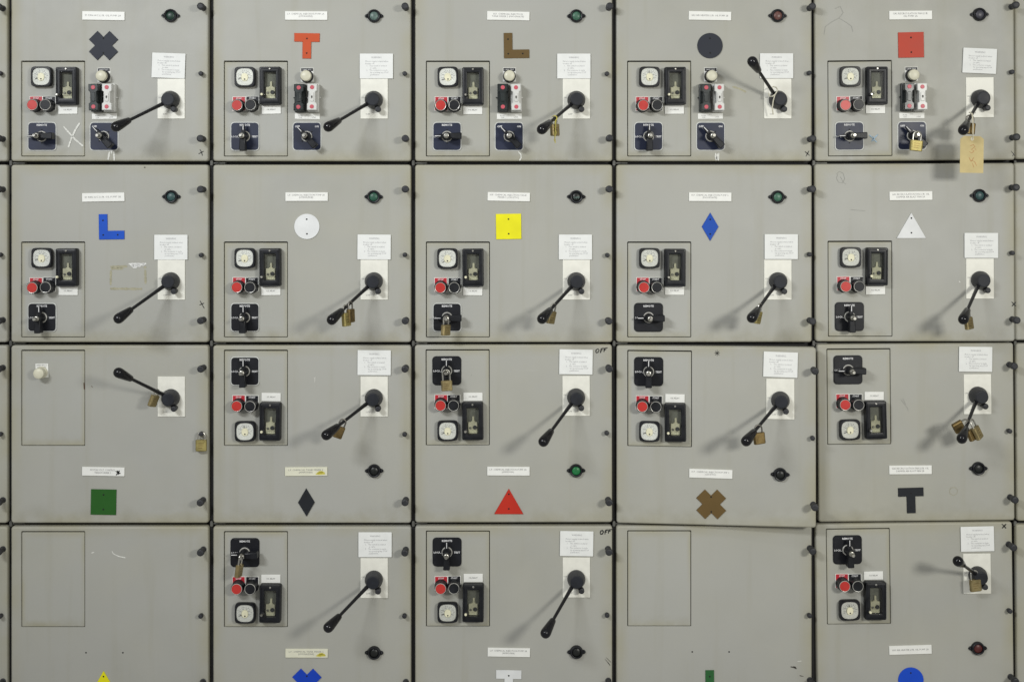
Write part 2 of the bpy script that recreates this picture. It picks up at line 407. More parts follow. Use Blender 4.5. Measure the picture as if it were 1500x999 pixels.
def cream_button(t, x, y, grey=False):
    a = put('push_button', 'cream_plate_edge', rbox(18.8, 20.5, .8, .4, .15), 'white_label', t, x, y + 2.6, 0)
    if not grey:
        put('legend_strip', 'legend_strip', rbox(17.4, 4.6, .4, .2, .1, h0=.8, cy=7.4), 'black_plate', a)
        put_text(a, 'LAMP TEST', 'print_white', 0, 7.4, 1.3, w=13, hh=2.0)
    else:
        put_text(a, 'EMERGENCY\nSTOP RESET', 'print_grey', 0, 6.6, .95, w=15, hh=5.0)
    if not grey: put('collar', 'collar_b', lathe([(9.4, .8), (9.4, 4), (8.8, 5.4), (8.4, 8.5)], 26, 0, -2.6), 'black_plastic', a)
    else: put('collar', 'collar_c', lathe([(8.6, .8), (8.6, 4), (7.6, 5), (7.4, 12)], 26, 0, -2.6), 'cream_cap', a)
    put('cap', 'cream_cap_m', lathe([(7.4, 7.5), (8.0, 10.0), (8.0, 14.5), (7.4, 16.4), (5.8, 17.3), (3, 17.8), (.5, 18)], 28, 0, -2.6), 'cream_cap', a)

def fuse(t, x, y, kind):
    mt = 'fuse_' + kind
    a = put('fuse_holder', 'fuse_base', join(rbox(16, 41, 9, 1.4, .8), rbox(20.5, 1.8, 3, .6, .3, h0=2, cy=.5)), mt, t, x, y, 0)
    def carrier(bm):
        pts = [(-7, 19), (7, 19), (7, 9.5), (4.6, 7.5), (4.6, -7.5), (7, -9.5), (7, -19), (-7, -19), (-7, -9.5), (-4.6, -7.5), (-4.6, 7.5), (-7, 9.5)]
        prism(pts, 14, .8, 8.5)(bm)
    put('fuse_carrier', 'fuse_carrier', carrier, mt, a)
    put('grip_rib', 'grip_rib', rbox(5.4, 13, 1.6, 1.2, .5, h0=22.3), mt, a)
    for sy in (14, -14):
        put('red_dot', 'red_dot', lathe([(3.0, 22.3), (3.0, 23.0), (2.5, 23.2)], 16), 'pink_dot', a, 0, sy)
    if kind == 'white':
        put('fuse_mark', 'fuse_mark', prism([(-.9, 1.8), (.9, 1.8), (1.2, -.6), (0, -2.6), (-1.2, -.6)], .2, 0, 23.95), 'bare_chip', a)

def selector(t, x, y, state, rim_glint, dark, kind='remote'):
    plm = 'black_plate' if dark else 'sheen_plate'
    a = put('selector_switch', 'selector_back|%d' % rim_glint, rbox(42.4, 42.4, .9, 5.6, .3), 'plate_glint' if rim_glint else plm, t, x, y, 0)
    put('face_plate', 'face_plate', rbox(39.8, 39.8, .7, 4.8, .25, h0=.9), plm, a)
    if kind == 'remote':
        put_text(a, 'REMOTE', 'print_white', 0, 16.6, 1.72, w=15, hh=3.0, bold=.03)
        put_text(a, 'LOCAL', 'print_white', -13.8, -.4, 1.72, w=11.4, hh=2.8, bold=.03)
        put_text(a, 'TEST', 'print_white', 14.4, -.4, 1.72, w=9.4, hh=2.8, bold=.03)
    else:
        put_text(a, 'OFF', 'print_white', -14, 14.4, 1.72, w=7.2, hh=3.0, bold=.03)
        put_text(a, 'ON', 'print_white', 14.4, 14.4, 1.72, w=5.6, hh=3.0, bold=.03)
    for q in range(4):
        an = R(45 + 90*q + (45 if kind == 'remote' else 0))
        put('screw', 'plate_screw', lathe([(1.1, 1.6), (1.1, 2.0), (.6, 2.2)], 8), 'black_plastic', a, math.cos(an)*9.6, math.sin(an)*9.6)
    put('ring', 'selector_ring', lambda bm: rings(bm, [at(circ(7.9, 28), 1.6), at(circ(7.9, 28), 3.6), at(circ(7.4, 28), 4.0), at(circ(6.5, 28), 3.8), at(circ(6.4, 28), 1.6)], top=False), 'chrome', a)
    ang = {'up': 90, 'left': 180, 'off': 133}[state]
    d = (math.cos(R(ang)), math.sin(R(ang)))
    o = put('turn_lever', 'turn_lever', join(
        lathe([(6.2, 1.6), (6.2, 9), (5.4, 14), (5.2, 22), (4.6, 24)], 20),
        # pointer side, thin
        prism([(0, 3.0), (8, 2.6), (17.4, .9), (17.4, -.9), (8, -2.6), (0, -3.0)], 6.0, .4, 9),
        # thick tail
        prism([(0, 3.6), (-8, 3.9), (-20.5, 4.8), (-21.6, 3.8), (-21.6, -3.8), (-20.5, -4.8), (-8, -3.9), (0, -3.6)], 13, 1.0, 9)), 'black_plastic', a, 0, 0, 0, ang)
    put('pointer_line', 'pointer_line', rbox(8.5, 1.0, .3, .2, .05, h0=15.0, cx=13.0), 'print_white', a, 0, 0, 0, ang)
    put('stud', 'stud', lathe([(3.9, 22), (3.9, 26.5), (3.3, 27.5), (2.5, 27.8), (2.5, 35), (2.0, 36.4)], 16), 'steel', a, 0, 0)

def lamp(t, x, y, lens):
    prof = lambda bm: rings(bm, [at(circ(9.7, 30), 0), at(circ(9.7, 30), 3), at(circ(9.0, 30), 5.2), at(circ(8.2, 30), 5.8), at(circ(6.9, 30), 5.4), at(circ(6.4, 30), 2.4)], top=True)
    a = put('indicator_lamp', 'indicator_lamp', prof, 'black_plastic', t, x, y, 0)
    for s in (-1, 1):
        put('screw_ear', 'screw_ear|%d' % s, join(prism([(s*7, 4.2), (s*12.2, 2.2), (s*13.4, .8), (s*13.4, -.8), (s*12.2, -2.2), (s*7, -4.2)][::s], 2.6, .5), lathe([(1.5, 2.5), (1.3, 3.7), (.6, 4.1)], 10, s*11, 0)), 'black_plastic', a)
    put('lens', 'lens', lathe([(6.3, 2.4), (6.2, 3.4), (4.6, 4.4), (2.4, 4.9), (.3, 5.0)], 24), 'lens_' + lens, a)
    return a

def latch(t, x, y, big=True, bend=0):
    if big:
        a = put('latch_knob', 'latch_knob', lathe([(4.4, 0), (4.4, 1.4), (3.5, 2), (3.3, 11), (4.9, 13.5), (5.2, 15), (5.2, 20.5), (4.6, 22.3), (3.0, 22.9)], 18), 'charcoal', t, x, y, 0)
    else:
        a = put('latch_knob', 'latch_small', lathe([(2.6, 0), (2.6, 2), (3.4, 3), (3.4, 8.4), (2.8, 9.6), (1.2, 10)], 14), 'charcoal', t, x, y, 0)

HUB_H, TIP_H, REACH = 13.0, 90.0, 73.0
def isolator(t, x, y, ang, px_, py_, wmarks=True):
    pl = put('isolator_plate', 'isolator_plate', rbox(40, 58.5, 1.6, .4, .4), 'cream_plate', t, px_, py_, 0)
    put_text(pl, 'ON', 'print_grey', -16.5, 1.6, 1.7, w=4.2, hh=2.4)
    put_text(pl, 'OFF', 'print_grey', -9, -22.6, 1.7, w=6.4, hh=2.4)
    a = put('isolator_handle', 'isolator_hub', lathe([(13.2, 1.5), (13.2, 7), (12.6, 9.5), (9.8, 19), (9.4, 20.2), (8.9, 20.6), (.5, 20.4)], 32), 'charcoal', t, x, y, 0)
    put('hub_face', 'hub_face', lathe([(8.8, 20.45), (8.6, 20.95), (8.0, 21.1), (.5, 21.1)], 32), 'hub_face', a)
    d = Vector((math.cos(R(ang)), math.sin(R(ang)), 0))
    p0 = d*5 + Vector((0, 0, 10)); p1 = d*REACH + Vector((0, 0, TIP_H)); L = (p1 - p0).length; u = (p1 - p0)/L
    P = lambda s: tuple(p0 + u*s)
    k = '%d' % round(ang)
    put('lever', 'lever|' + k, tube([P(0), P(L*.3), P(L-26)], [3.3, 2.5, 2.3], 14), 'shaft_black', a)
    put('grip', 'grip|' + k, tube([P(L-29.5), P(L-29.2), P(L-28), P(L-17), P(L-7), P(L-3.5), P(L-.8), P(L+1.4), P(L+2.9), P(L+3.7)], [2.4, 4.2, 4.7, 6.1, 7.3, 7.4, 6.9, 5.6, 3.6, 1.2], 24), 'gloss_black', a)
    put('catch_arm', 'catch_arm', join(prism([(3, -6), (9.6, -12.2), (5.6, -15.6), (-1.5, -10.5)], 8, .6, 1.8)), 'charcoal', a)
    put('catch_knob', 'catch_knob', lathe([(3.4, 1.6), (3.4, 6), (4.3, 9), (4.3, 15), (3.7, 16.6), (2.4, 17)], 16, 7.0, -14.2), 'charcoal', a)
    return a, p0, u, L

def notice(t, x, y, tilt, peel=0):
    a = put('warning_notice', 'warning_notice', rbox(48.6, 36.4, .55, .8 , .1), 'paper', t, x, y, 1.7, tilt)
    put_text(a, 'WARNING', 'print_light', 0, 12.6, .62, w=15, hh=2.6)
    put_text(a, 'Motors supply isolated when\nbreaker off.\n  1.   This switch is isolated\n         in cable.\n  2.   The contactor is made\n         by operating any STOP\n         pushbutton.', 'print_light', 1, -3.2, .62, w=34, hh=22.5, align='LEFT')

def nameplate(t, x, y, text, tilt=0, aged=False):
    a = put('name_plate', 'name_plate', rbox(62, 12.6, 2.0, .3, .3), 'aged_label' if aged else 'white_label', t, x, y, 0, tilt)
    ln = text.split('\n'); mx = max(len(s) for s in ln)
    put_text(a, text, 'print_grey', -.5, .4, 2.1, w=min(54, mx*1.95), hh=2.5 if len(ln) == 1 else 6.6)
    if aged:
        put('tape_scrap', 'tape_scrap', strokes([[(14, -3.4), (28, -3.0)], [(16, -1.8), (27, -1.4)], [(18, -.6), (25, -.4)]], 2.6, 2.2), 'tape_yellow', a)

def sym_poly(shape):
    if shape == 'square': return [(-18.5, -18.5), (18.5, -18.5), (18.5, 18.5), (-18.5, 18.5)]
    if shape == 'circle': return circ(18.5, 56)
    if shape == 'diamond': return [(0, -20.6), (12.2, 0), (0, 20.6), (-12.2, 0)]
    if shape == 'triangle': return [(-21.3, -18.5), (21.3, -18.5), (0, 18.5)]
    if shape == 'T': return [(-6.3, -18.5), (6.3, -18.5), (6.3, 6), (18.5, 6), (18.5, 18.5), (-18.5, 18.5), (-18.5, 6), (-6.3, 6)]
    if shape == 'L': return [(-18.5, -18.5), (18.5, -18.5), (18.5, -6), (-6, -6), (-6, 18.5), (-18.5, 18.5)]
    if shape == 'X':
        a, b = 21.4, 8.9; p = [(a, b), (b, b), (b, a), (-b, a), (-b, b), (-a, b), (-a, -b), (-b, -b), (-b, -a), (b, -a), (b, -b), (a, -b)]
        c = math.sqrt(.5); return [(c*(x - y), c*(x + y)) for x, y in p]
def symbol(t, x, y, shape, colr):
    off = 11.5 if shape == 'L' else 0
    a = put('symbol_plate', 'symbol_%s' % shape, prism(sym_poly(shape), 1.5, .2), 'sym_' + colr, t, x + off, y, 0)
    sc = {'L': [(-12.3, 9.4), (-12.3, -12), (9, -12)]}.get(shape, [(0, 10.7), (0, -10.7)])
    for sx, sy in sc: put('screw', 'symbol_screw', lathe([(1.35, 1.4), (1.2, 1.75), (.6, 1.85)], 8), 'hole', a, sx, sy)

# ------------------------------------------------------------------ the doors
COLS = [(16, 305.3, 0), (312, 602, 297), (608, 897, 593), (903, 1189.5, 888), (1197, 1485.5, 1182)]
ROWS = [(-24, 237, 0), (242, 502, 264.7), (506.5, 766.7, 0), (771.5, 1032, 265.3)]     # top, bottom, offset of the row's layout
INFO = {
 (0,0): dict(sym=('X','slate'), lens='green_dk', sel='left', txt='ID FAN A/C LUB. OIL PUMP 2A', paper=(247.5,97.3,-2), aux=1),
 (0,1): dict(sym=('T','orange'), lens='teal', sel='up', txt='L.P. CHEMICAL INJECTION PUMP 2A\n(HYDRAZINE)', paper=(551.5,98,0), aux=1),
 (0,2): dict(sym=('L','brown'), lens='green', sel='left', txt='H.P. CHEMICAL INJECTION\nTANK MIXER 2 (PHOSPHATE)', paper=(840.5,98,0), aux=1),
 (0,3): dict(sym=('circle','slate'), lens='reddish', sel='up', txt='GAS AIR HEATER LUB. OIL PUMP 2B', paper=(1137.3,97.8,0), aux=1),
 (0,4): dict(sym=('square','redsq'), lens='grey', sel='left', txt='GAS RECIRCULATION FAN LUB.\nOIL PUMP 2A', paper=(1434.5,92.5,-2.6), aux=1),
 (1,0): dict(sym=('L','blue'), lens='teal_dk', sel='up', txt='ID FAN A/C LUB. OIL PUMP 2B', paper=(250.8,362.8,0)),
 (1,1): dict(sym=('circle','white'), lens='green_mid', sel='up', txt='L.P. CHEMICAL INJECTION PUMP 2B\n(HYDRAZINE)', paper=(548.2,362.5,-.4)),
 (1,2): dict(sym=('square','yellow'), lens='black', sel='left', txt='H.P. CHEMICAL INJECTION TANK\nMIXER 2 (CAUSTIC)', paper=(842.8,362.5,0), off=1),
 (1,3): dict(sym=('diamond','blue2'), lens='green', sel='left', txt='H.P. CHEMICAL INJECTION PUMP 2\n(PHOSPHATE)', paper=(1144,362,0)),
 (1,4): dict(sym=('triangle','white'), lens='teal_dk', sel='up', txt='GAS RECIRCULATION FAN LUB. OIL\nDAMPER AIR BLAST FAN 2A', paper=(1436.6,361,0)),
 (2,0): dict(sym=('square','green'), txt='MOTOR VOLT. CONTROL\nTRANSFORMER 1', only=1),
 (2,1): dict(sym=('diamond','black'), lens='black', sel='up', txt='L.P. CHEMICAL TANK MIXER 2\n(AMMONIA)', paper=(548.3,531.5,-.4), aged=1),
 (2,2): dict(sym=('triangle','red'), lens='green_br', sel='up', txt='L.P. CHEMICAL INJECTION PUMP 2A\n(AMMONIA)', paper=(844,530.8,-.8)),
 (2,3): dict(sym=('X','brown'), lens='black', sel='up', txt='H.P. CHEMICAL INJECTION PUMP 2\n(CAUSTIC)', paper=(1139.5,531.5,-1.4)),
 (2,4): dict(sym=('T','black'), lens='black', sel='left', txt='GAS RECIRCULATION FAN LUB. OIL\nDAMPER AIR BLAST FAN 2B', paper=(1430.5,528.5,-.6)),
 (3,0): dict(sym=('triangle','yellow'), blank=1),
 (3,1): dict(sym=('X','blue3'), lens='black', sel='left', txt='L.P. CHEMICAL TANK MIXER 2\n(HYDRAZINE)', paper=(549.6,797.5,0), aged=1),
 (3,2): dict(sym=('T','white'), lens='black', sel='up', txt='L.P. CHEMICAL INJECTION PUMP 2B\n(AMMONIA)', paper=(844.6,796,-.8)),
 (3,3): dict(sym=('L','green2'), blank=1),
 (3,4): dict(sym=('circle','blue4'), lens='red_dk', sel='up', txt='GAS AIR HEATER LUB. OIL PUMP 2A', paper=(1434,792,.6)),
}
DLAB = {
 (0,0): 'grey cabinet door with dark slate X plate and big white chalk cross',
 (0,1): 'grey cabinet door with orange red T plate and pale teal lamp',
 (0,2): 'grey cabinet door with brown L plate and padlocked lever',
 (0,3): 'grey cabinet door with dark round plate and lever raised',
 (0,4): 'grey cabinet door with red square plate and manila tag hanging from lever',
 (1,0): 'grey cabinet door with blue L plate and old tape outline',
 (1,1): 'grey cabinet door with white round plate and two padlocks on its lever',
 (1,2): 'grey cabinet door with yellow square plate and lamp reading OFF',
 (1,3): 'grey cabinet door with blue diamond plate',
 (1,4): 'grey cabinet door with white triangle plate and faint pencil scribble',
 (2,0): 'grey cabinet door with green square plate, single cream button and raised lever',
 (2,1): 'grey cabinet door with black diamond plate below yellowed name plate',
 (2,2): 'grey cabinet door with red triangle plate and bright green lamp',
 (2,3): 'grey cabinet door with brown X plate, standing slightly ajar at its right side',
 (2,4): 'grey cabinet door with black T plate and lever carrying three padlocks',
 (3,0): 'blank grey cabinet door with yellow triangle plate at lower edge of photo',
 (3,1): 'grey cabinet door with blue X plate cut by lower edge of photo',
 (3,2): 'grey cabinet door with white T plate cut by lower edge of photo',
 (3,3): 'blank grey cabinet door with green L plate cut by lower edge of photo',
 (3,4): 'grey cabinet door with blue round plate and raised padlocked lever',
}
# seen lever end points give each lever's turn
TIPS = {(0,0):(169,187),(0,1):(479,187),(0,2):(793,191),(0,3):(1104,92),(0,4):(1414,192),
        (1,0):(172,468),(1,1):(485,470),(1,2):(793,469),(1,3):(1100,468),(1,4):(1412,470),
        (2,0):(173,547),(2,1):(478,638),(2,2):(797,648),(2,3):(1104,651),(2,4):(1412,644),
        (3,1):(482,919),(3,2):(805,922),(3,4):(1403,822)}
AJAR = {(2,3): 6.0, (0,4): 1.7, (1,4): 1.7, (0,0): .2}
ROLL = {(0,4): .35, (1,4): .25, (2,4): .5, (3,4): .7, (0,3): .05, (2,2): .1}
VSH = {(1,4): 1.0, (2,4): 1.5, (3,4): 3.5, (2,2): .6, (3,2): .8, (3,3): 1.2}
GROUP = 'doors of the switchgear cabinet'
DOORS = {}; LEV = {}
def door_root(left, bottom, ajar, roll, label):
    r = bpy.data.objects.new('cabinet_door', None); col.objects.link(r)
    r.empty_display_size = .05
    r.location = (WX(left), 0, WZ(bottom)); r.rotation_euler = (0, -R(roll), -R(ajar))
    r['label'] = label; r['category'] = 'cabinet door'; r['group'] = GROUP
    return r
NEED = [198, 190, 205, 95, 200, 190, 203, 215]
for (r, c), I in INFO.items():
    L0, R0, B = COLS[c]; T0, Bo, off = ROWS[r]
    vs = VSH.get((r, c), 0); w = R0 - L0; hh = Bo - T0
    if (r, c) in ((0,4), (1,4)): L0 -= 2.2; w += .8
    if (r, c) == (2,3): w += .8
    if (r, c) == (2,4): L0 += 2; w -= .5
    if (r, c) == (3,4): L0 += 1; w -= .5
    t = door_root(L0, Bo - vs, AJAR.get((r, c), 0), ROLL.get((r, c), 0), DLAB[r, c]); DOORS[r, c] = t
    dx = B - L0
    lx = lambda u: u + dx                    # layout column -> door local
    low = r >= 2
    yy = lambda v: Bo - (v + off)            # layout row -> door local (up)
    iv = (513, 653.4) if low else (90, 230)
    hole = (lx(31), lx(124.5), yy(iv[1]), yy(iv[0]))
    put('door_sheet', 'door_sheet|%d%d' % (r, c), door_sheet(w, hh, [hole]), 'paint', t)
    pw, ph = hole[1]-hole[0]-2.1, hole[3]-hole[2]-2.7
    put('instrument_panel', 'instrument_panel|%d%d' % (r, c), rbox(pw, ph, 5.4, 1, .5, h0=-6), 'paint_panel', t, (hole[0]+hole[1])/2 + .1, (hole[2]+hole[3])/2 - .45, 0)
    rnd = random.Random(r*10 + c)
    # latches on the closing side
    for v, b in (((13.5, 1), (109, 0), (204.5, 1)) if not low else ((539, 1), (635.5, 0), (732.5, 1))):
        latch(t, lx(298.2 if b else 296.2) + rnd.uniform(-.7, .4), yy(v) + rnd.uniform(-.8, .8), b)
    # symbol + name plate
    shape, colr = I['sym']
    symbol(t, lx(152.3), yy(68 if not low else 735.5), shape, colr)
    if 'txt' in I: nameplate(t, lx(152), yy(24.6 if not low else 691), I['txt'], 0, I.get('aged'))
    if I.get('blank'):
        for u in (126, 180): put('screw_hole', 'screw_hole', lathe([(1.2, .05), (1.0, .3)], 10), 'hole', t, lx(u), yy(690.7))
        continue
    hv = 147.7 if not low else 583
    # handle
    tx, ty = TIPS[r, c]; sx_, sy_ = B + 251, hv + off - vs
    wx, wy = VX + (tx - VX)*(1 - TIP_H/D), VY + (ty - VY)*(1 - TIP_H/D)
    if (r, c) == (2, 3): wx -= 8; wy -= 3
    ang = math.degrees(math.atan2(-(wy - sy_), wx - sx_))
    LEV[r, c] = (t, lx(251), yy(hv)) + isolator(t, lx(251), yy(hv), ang, lx(251.2), yy(145.7 if not low else 581.2))[1:]
    if 'paper' in I:
        X_, Y_, tl = I['paper']
        if (r, c) == (0, 4): X_ -= 1.5
        if (r, c) == (1, 4): X_ -= 1.5
        notice(t, X_ - L0, Bo - (Y_ + vs), tl - ROLL.get((r, c), 0) if (r, c) != (3, 4) else tl)
    if I.get('only'):
        cream_button(t, lx(62), yy(545.5), grey=True)
        continue
    la = lamp(t, lx(251), yy(24.6 if not low else 690), I['lens'])
    if I.get('off'): put_text(la, 'OFF', 'lens_teal', 0, -1.2, 5.2, w=9, hh=3.6, bold=.03)
    ay, ry, by, sy = (114, 127.5, 156, 200.7) if not low else (631, 616.8, 593, 544)
    ammeter(t, lx(62.8), yy(ay), NEED[(r*5 + c) % 8])
    relay(t, lx(100.2), yy(ry), low, (r + c) % 2)
    button(t, lx(53.2), yy(by), 'stop'); button(t, lx(72.6), yy(by), 'start')
    rim_glint = r == 0 or (r == 1 and c < 3) or (r, c) == (2, 1)  # switches whose plate rim carries the painted reflection
    selector(t, lx(61.9), yy(sy), I['sel'], rim_glint, r > 0)
    if I.get('aux'):
        cream_button(t, lx(152.8), yy(113))
        fuse(t, lx(143.6), yy(145), 'black'); fuse(t, lx(162.8), yy(145), 'white')
        fl = put('fuse_label', 'fuse_label', rbox(36.5, 8, 1, .3, .2), 'white_label', t, lx(153), yy(171.3), 0)
        put_text(fl, 'FUSE\n15A', 'print_grey', -10, -.4, 1.1, w=6, hh=4.6); put_text(fl, 'LINK', 'print_grey', 10, -1.4, 1.1, w=6, hh=1.8)
        put_text(fl, 'DC', 'print_grey', 0, 2.2, 1.1, w=4, hh=1.6)
        selector(t, lx(152.8), yy(200.7), 'off', 1, False, 'offon')

# neighbouring doors cut by the photo's left and right edges
for r, (T0, Bo, off) in enumerate(ROWS):
    word = ['top', 'second', 'third', 'lowest'][r]
    t = door_root(-278.5, Bo, 0, 0, 'narrow strip of grey door with latch knobs at left photo edge, %s row' % word)
    low = r >= 2; yy = lambda v: Bo - (v + off)
    iv = (513, 653.4) if low else (90, 230)
    put('door_sheet', 'door_sheet_left|%d' % r, door_sheet(289.3, Bo - T0, [(15, 108.5, yy(iv[1]), yy(iv[0]))]), 'paint', t)
    put('instrument_panel', 'instrument_panel_left|%d' % r, rbox(91.6, 138, 5.4, 1, .5, h0=-6), 'paint_panel', t, 61.8, (yy(iv[0]) + yy(iv[1]))/2, 0)
    for v, b in (((13.5, 1), (109, 0), (204.5, 1)) if not low else ((539, 1), (635.5, 0), (732.5, 1))):
        latch(t, 281 if not b else 283, yy(v), b)
    t = door_root(1486.8 if r < 2 else 1490, Bo - 3, 0, .3, 'narrow blank strip of grey door at right photo edge, %s row' % word)
    put('door_sheet', 'door_sheet_right|%d' % r, door_sheet(289.3, Bo - T0, [(17, 110.5, yy(iv[1]), yy(iv[0]))]), 'paint', t)
    put('instrument_panel', 'instrument_panel_left|%d' % r, rbox(91.6, 138, 5.4, 1, .5, h0=-6), 'paint_panel', t, 63.8, (yy(iv[0]) + yy(iv[1]))/2, 0)

# ------------------------------------------------------------------ marks on the doors (ink, chalk, tape, chips): parts of their door
def mark(rc, name, lines, w, m, px, py, h=.35):
    t = DOORS[rc]; L0 = t.location.x / S + 750; B0 = 500 - (t.location.z - ZC) / S
    put(name, '%s|%d%d%d' % (name, px, py, len(lines)), strokes([[(x, y) for x, y in ln] for ln in lines], w, h), m, t, px - L0, B0 - py, 0)
cross = [[(-3.5, 3), (0, 0), (3.8, -3.2)], [(2.6, 4), (.4, .2), (-2, -4.2)]]
cross2 = [[(-4, 1.2), (0, .4), (4, -.6)], [(1.5, 5), (0, 0), (3, -5)]]
cross3 = [[(-3.4, 3.2), (2.8, -3.4)], [(3.0, 3.0), (-3.2, -3.2)]]
mark((0,0), 'marker_cross', [[(-4, -2.4), (3.8, 1.6)], [(-2, 4.4), (.6, 0), (1.8, -5)]], 1.3, 'marker_ink', 295, 224)
mark((0,3), 'marker_cross', cross, 1.4, 'marker_ink', 1182.5, 226)
mark((0,4), 'marker_cross', [[(-3, 4), (3, -3.5)], [(-1, -4), (1.5, 1)]], 1.0, 'marker_ink', 1481, 228)
mark((1,0), 'marker_cross', [[(-4, -1), (3, 2)], [(-3, 5.5), (3.4, -6)]], 1.2, 'marker_ink', 296, 446.5)
mark((1,4), 'marker_cross', cross3, 1.8, 'marker_ink', 1482.5, 446.5)
mark((3,4), 'marker_cross', cross3, 1.8, 'marker_ink', 1474, 774)
mark((2,0), 'marker_cross', [[(-3.5, 2), (3.5, -1.6)], [(2.4, 3), (-2.8, -4)], [(-1, 3), (1, -3)]], 1.8, 'marker_ink', 173.5, 692, 2.4)
mark((2,3), 'marker_star', [[(-4, 0), (4, 0)], [(0, 4.4), (0, -4.4)], [(-3, 3), (3, -3)], [(3, 3), (-3, -3)]], .8, 'marker_ink', 1049, 516)
OFFW = [[(-8, -1), (-7, 2), (-4.5, 3), (-3, 1), (-4.5, -2), (-7, -2.6), (-8, -1)], [(-1, -3), (0, 3), (4, 4)], [(-1.4, .4), (2, 1)], [(4, -1.6), (5, 3.6), (9.5, 4.6)], [(3.6, 1.4), (7.4, 2.2)]]
mark((2,2), 'marker_word', OFFW, 1.8, 'marker_ink', 881, 515)
mark((3,2), 'marker_word', OFFW, 1.9, 'marker_ink', 887, 780)
mark((0,0), 'chalk_cross', [[(-14, 12), (-7, 4), (4, -8), (15, -17)], [(10, 17), (4, 8), (-2, -5), (-7, -19)]], 2.6, 'chalk_white', 107, 198, .15)
mark((0,0), 'chalk_stroke', [[(-3, 6), (-5, -6)], [(3.5, 6), (4, -7)], [(0, 3), (0, 7)]], 2.6, 'chalk_white', 163.5, 229)
mark((0,2), 'chalk_stroke', [[(-2, 7), (2, 3), (2.4, -2), (0, -6)]], 1.8, 'chalk_white', 761, 230)
mark((0,3), 'chalk_stroke', [[(-3, 5), (-2, -6)], [(2, 5), (1, -6)], [(0, 4), (-1, -5)]], 2.6, 'chalk_white', 1051, 230)
mark((0,4), 'chalk_cross', [[(-6, 5), (0, -1), (5, -6)], [(7, 6), (1, 0), (-3, -5)], [(-1, 3), (0, -4)]], 1.5, 'chalk_blue', 1279, 204, .15)
mark((1,0), 'tape_residue', [[(-27, 15), (-2, 15.6)], [(-26, 12), (-8, 12.6)], [(22, 14), (26, 14.6)], [(-27, -17), (20, -17.4)], [(-26, 10), (-26.4, -12)], [(24.4, 11), (24.8, -10)]], 3.6, 'tape_residue', 188.5, 406.5, .2)
mark((1,0), 'paper_scrap', [[(-1, 17.8), (25, 18)], [(1, 16), (23, 16.4)], [(3, 14.4), (17, 14.6)], [(5, 12.8), (11, 12.6)]], 2.4, 'paper_scrap', 189.5, 405, .5)
mark((2,0), 'rust_spot', [[(-.6, 6), (0, 0), (.4, -4)]], 1.9, 'rust', 123.5, 567)
mark((2,0), 'rust_spot', [[(-1, 1.4), (.6, -1)]], 1.4, 'rust', 135, 567)
mark((2,1), 'paint_scratch', [[(-.8, 4), (.4, 1), (0, -3.6)], [(1.2, 4), (.4, 2)]], .8, 'chalk_white', 461, 557)
mark((3,3), 'paint_chip', [[(-5, 1), (0, 0), (4, -2)], [(-1, 1.4), (3, 0)]], 2.0, 'bare_chip', 1163, 977.5)
mark((3,3), 'paint_chip', [[(-3, .6), (3, -.6)]], 1.2, 'bare_chip', 1174, 990)
mark((3,3), 'paint_scratch', [[(-3, .4), (3, 1)]], .9, 'chalk_white', 1171, 969)
mark((3,0), 'paint_scratch', [[(-10, 6), (-8, 2), (0, -2), (10, -4)], [(-40, 3), (-36, 4)]], 1.6, 'chalk_white', 174, 813)
mark((3,2), 'paint_scratch', [[(-4, 5), (3, -3)], [(-2, 7), (5, 0)], [(0, 0), (4, -5)]], .7, 'bare_chip', 890, 970)
mark((1,4), 'pencil_scribble', [[(-6, 8), (-2, 12), (4, 9), (6, 1), (3, -5), (-3, -4), (-6, 2), (-4, 8)], [(0, 4), (4, -4), (8, -7)]], .6, 'pencil', 1232, 264)
mark((1,4), 'pencil_scribble', [[(-10, 1), (0, 0), (12, -1)]], .6, 'pencil', 1256, 309)
mark((0,4), 'pencil_scribble', [[(-6, 14), (2, 17), (6, 8), (0, 0), (-10, -5), (-20, -12), (-22, -24)], [(0, 0), (10, -6), (18, -12), (20, -20)]], .7, 'pencil', 1230, 28)
mark((2,4), 'paint_scratch', [[(-6, 8), (-2, 2), (3, -4), (5, -10)], [(-3, 9), (1, 0)]], .6, 'pencil', 1327, 594)
mark((2,4), 'scuff_ring', [[(-6, 2), (-3, 6), (3, 6), (6, 2), (5, -3), (0, -6), (-5, -3), (-6, 2)]], .6, 'tape_residue', 1397, 722)
mark((1,4), 'paint_chip', [[(-1, 1), (1, -1)]], 2.0, 'chalk_white', 1404, 414)
mark((1,0), 'screw_hole', [[(-1, .3), (1, -.3)]], 2.2, 'hole', 212, 246)
mark((0,3), 'tape_residue', [[(-10, 3), (0, 0), (10, -5)]], 3.0, 'tape_residue', 1083, 131, .2)

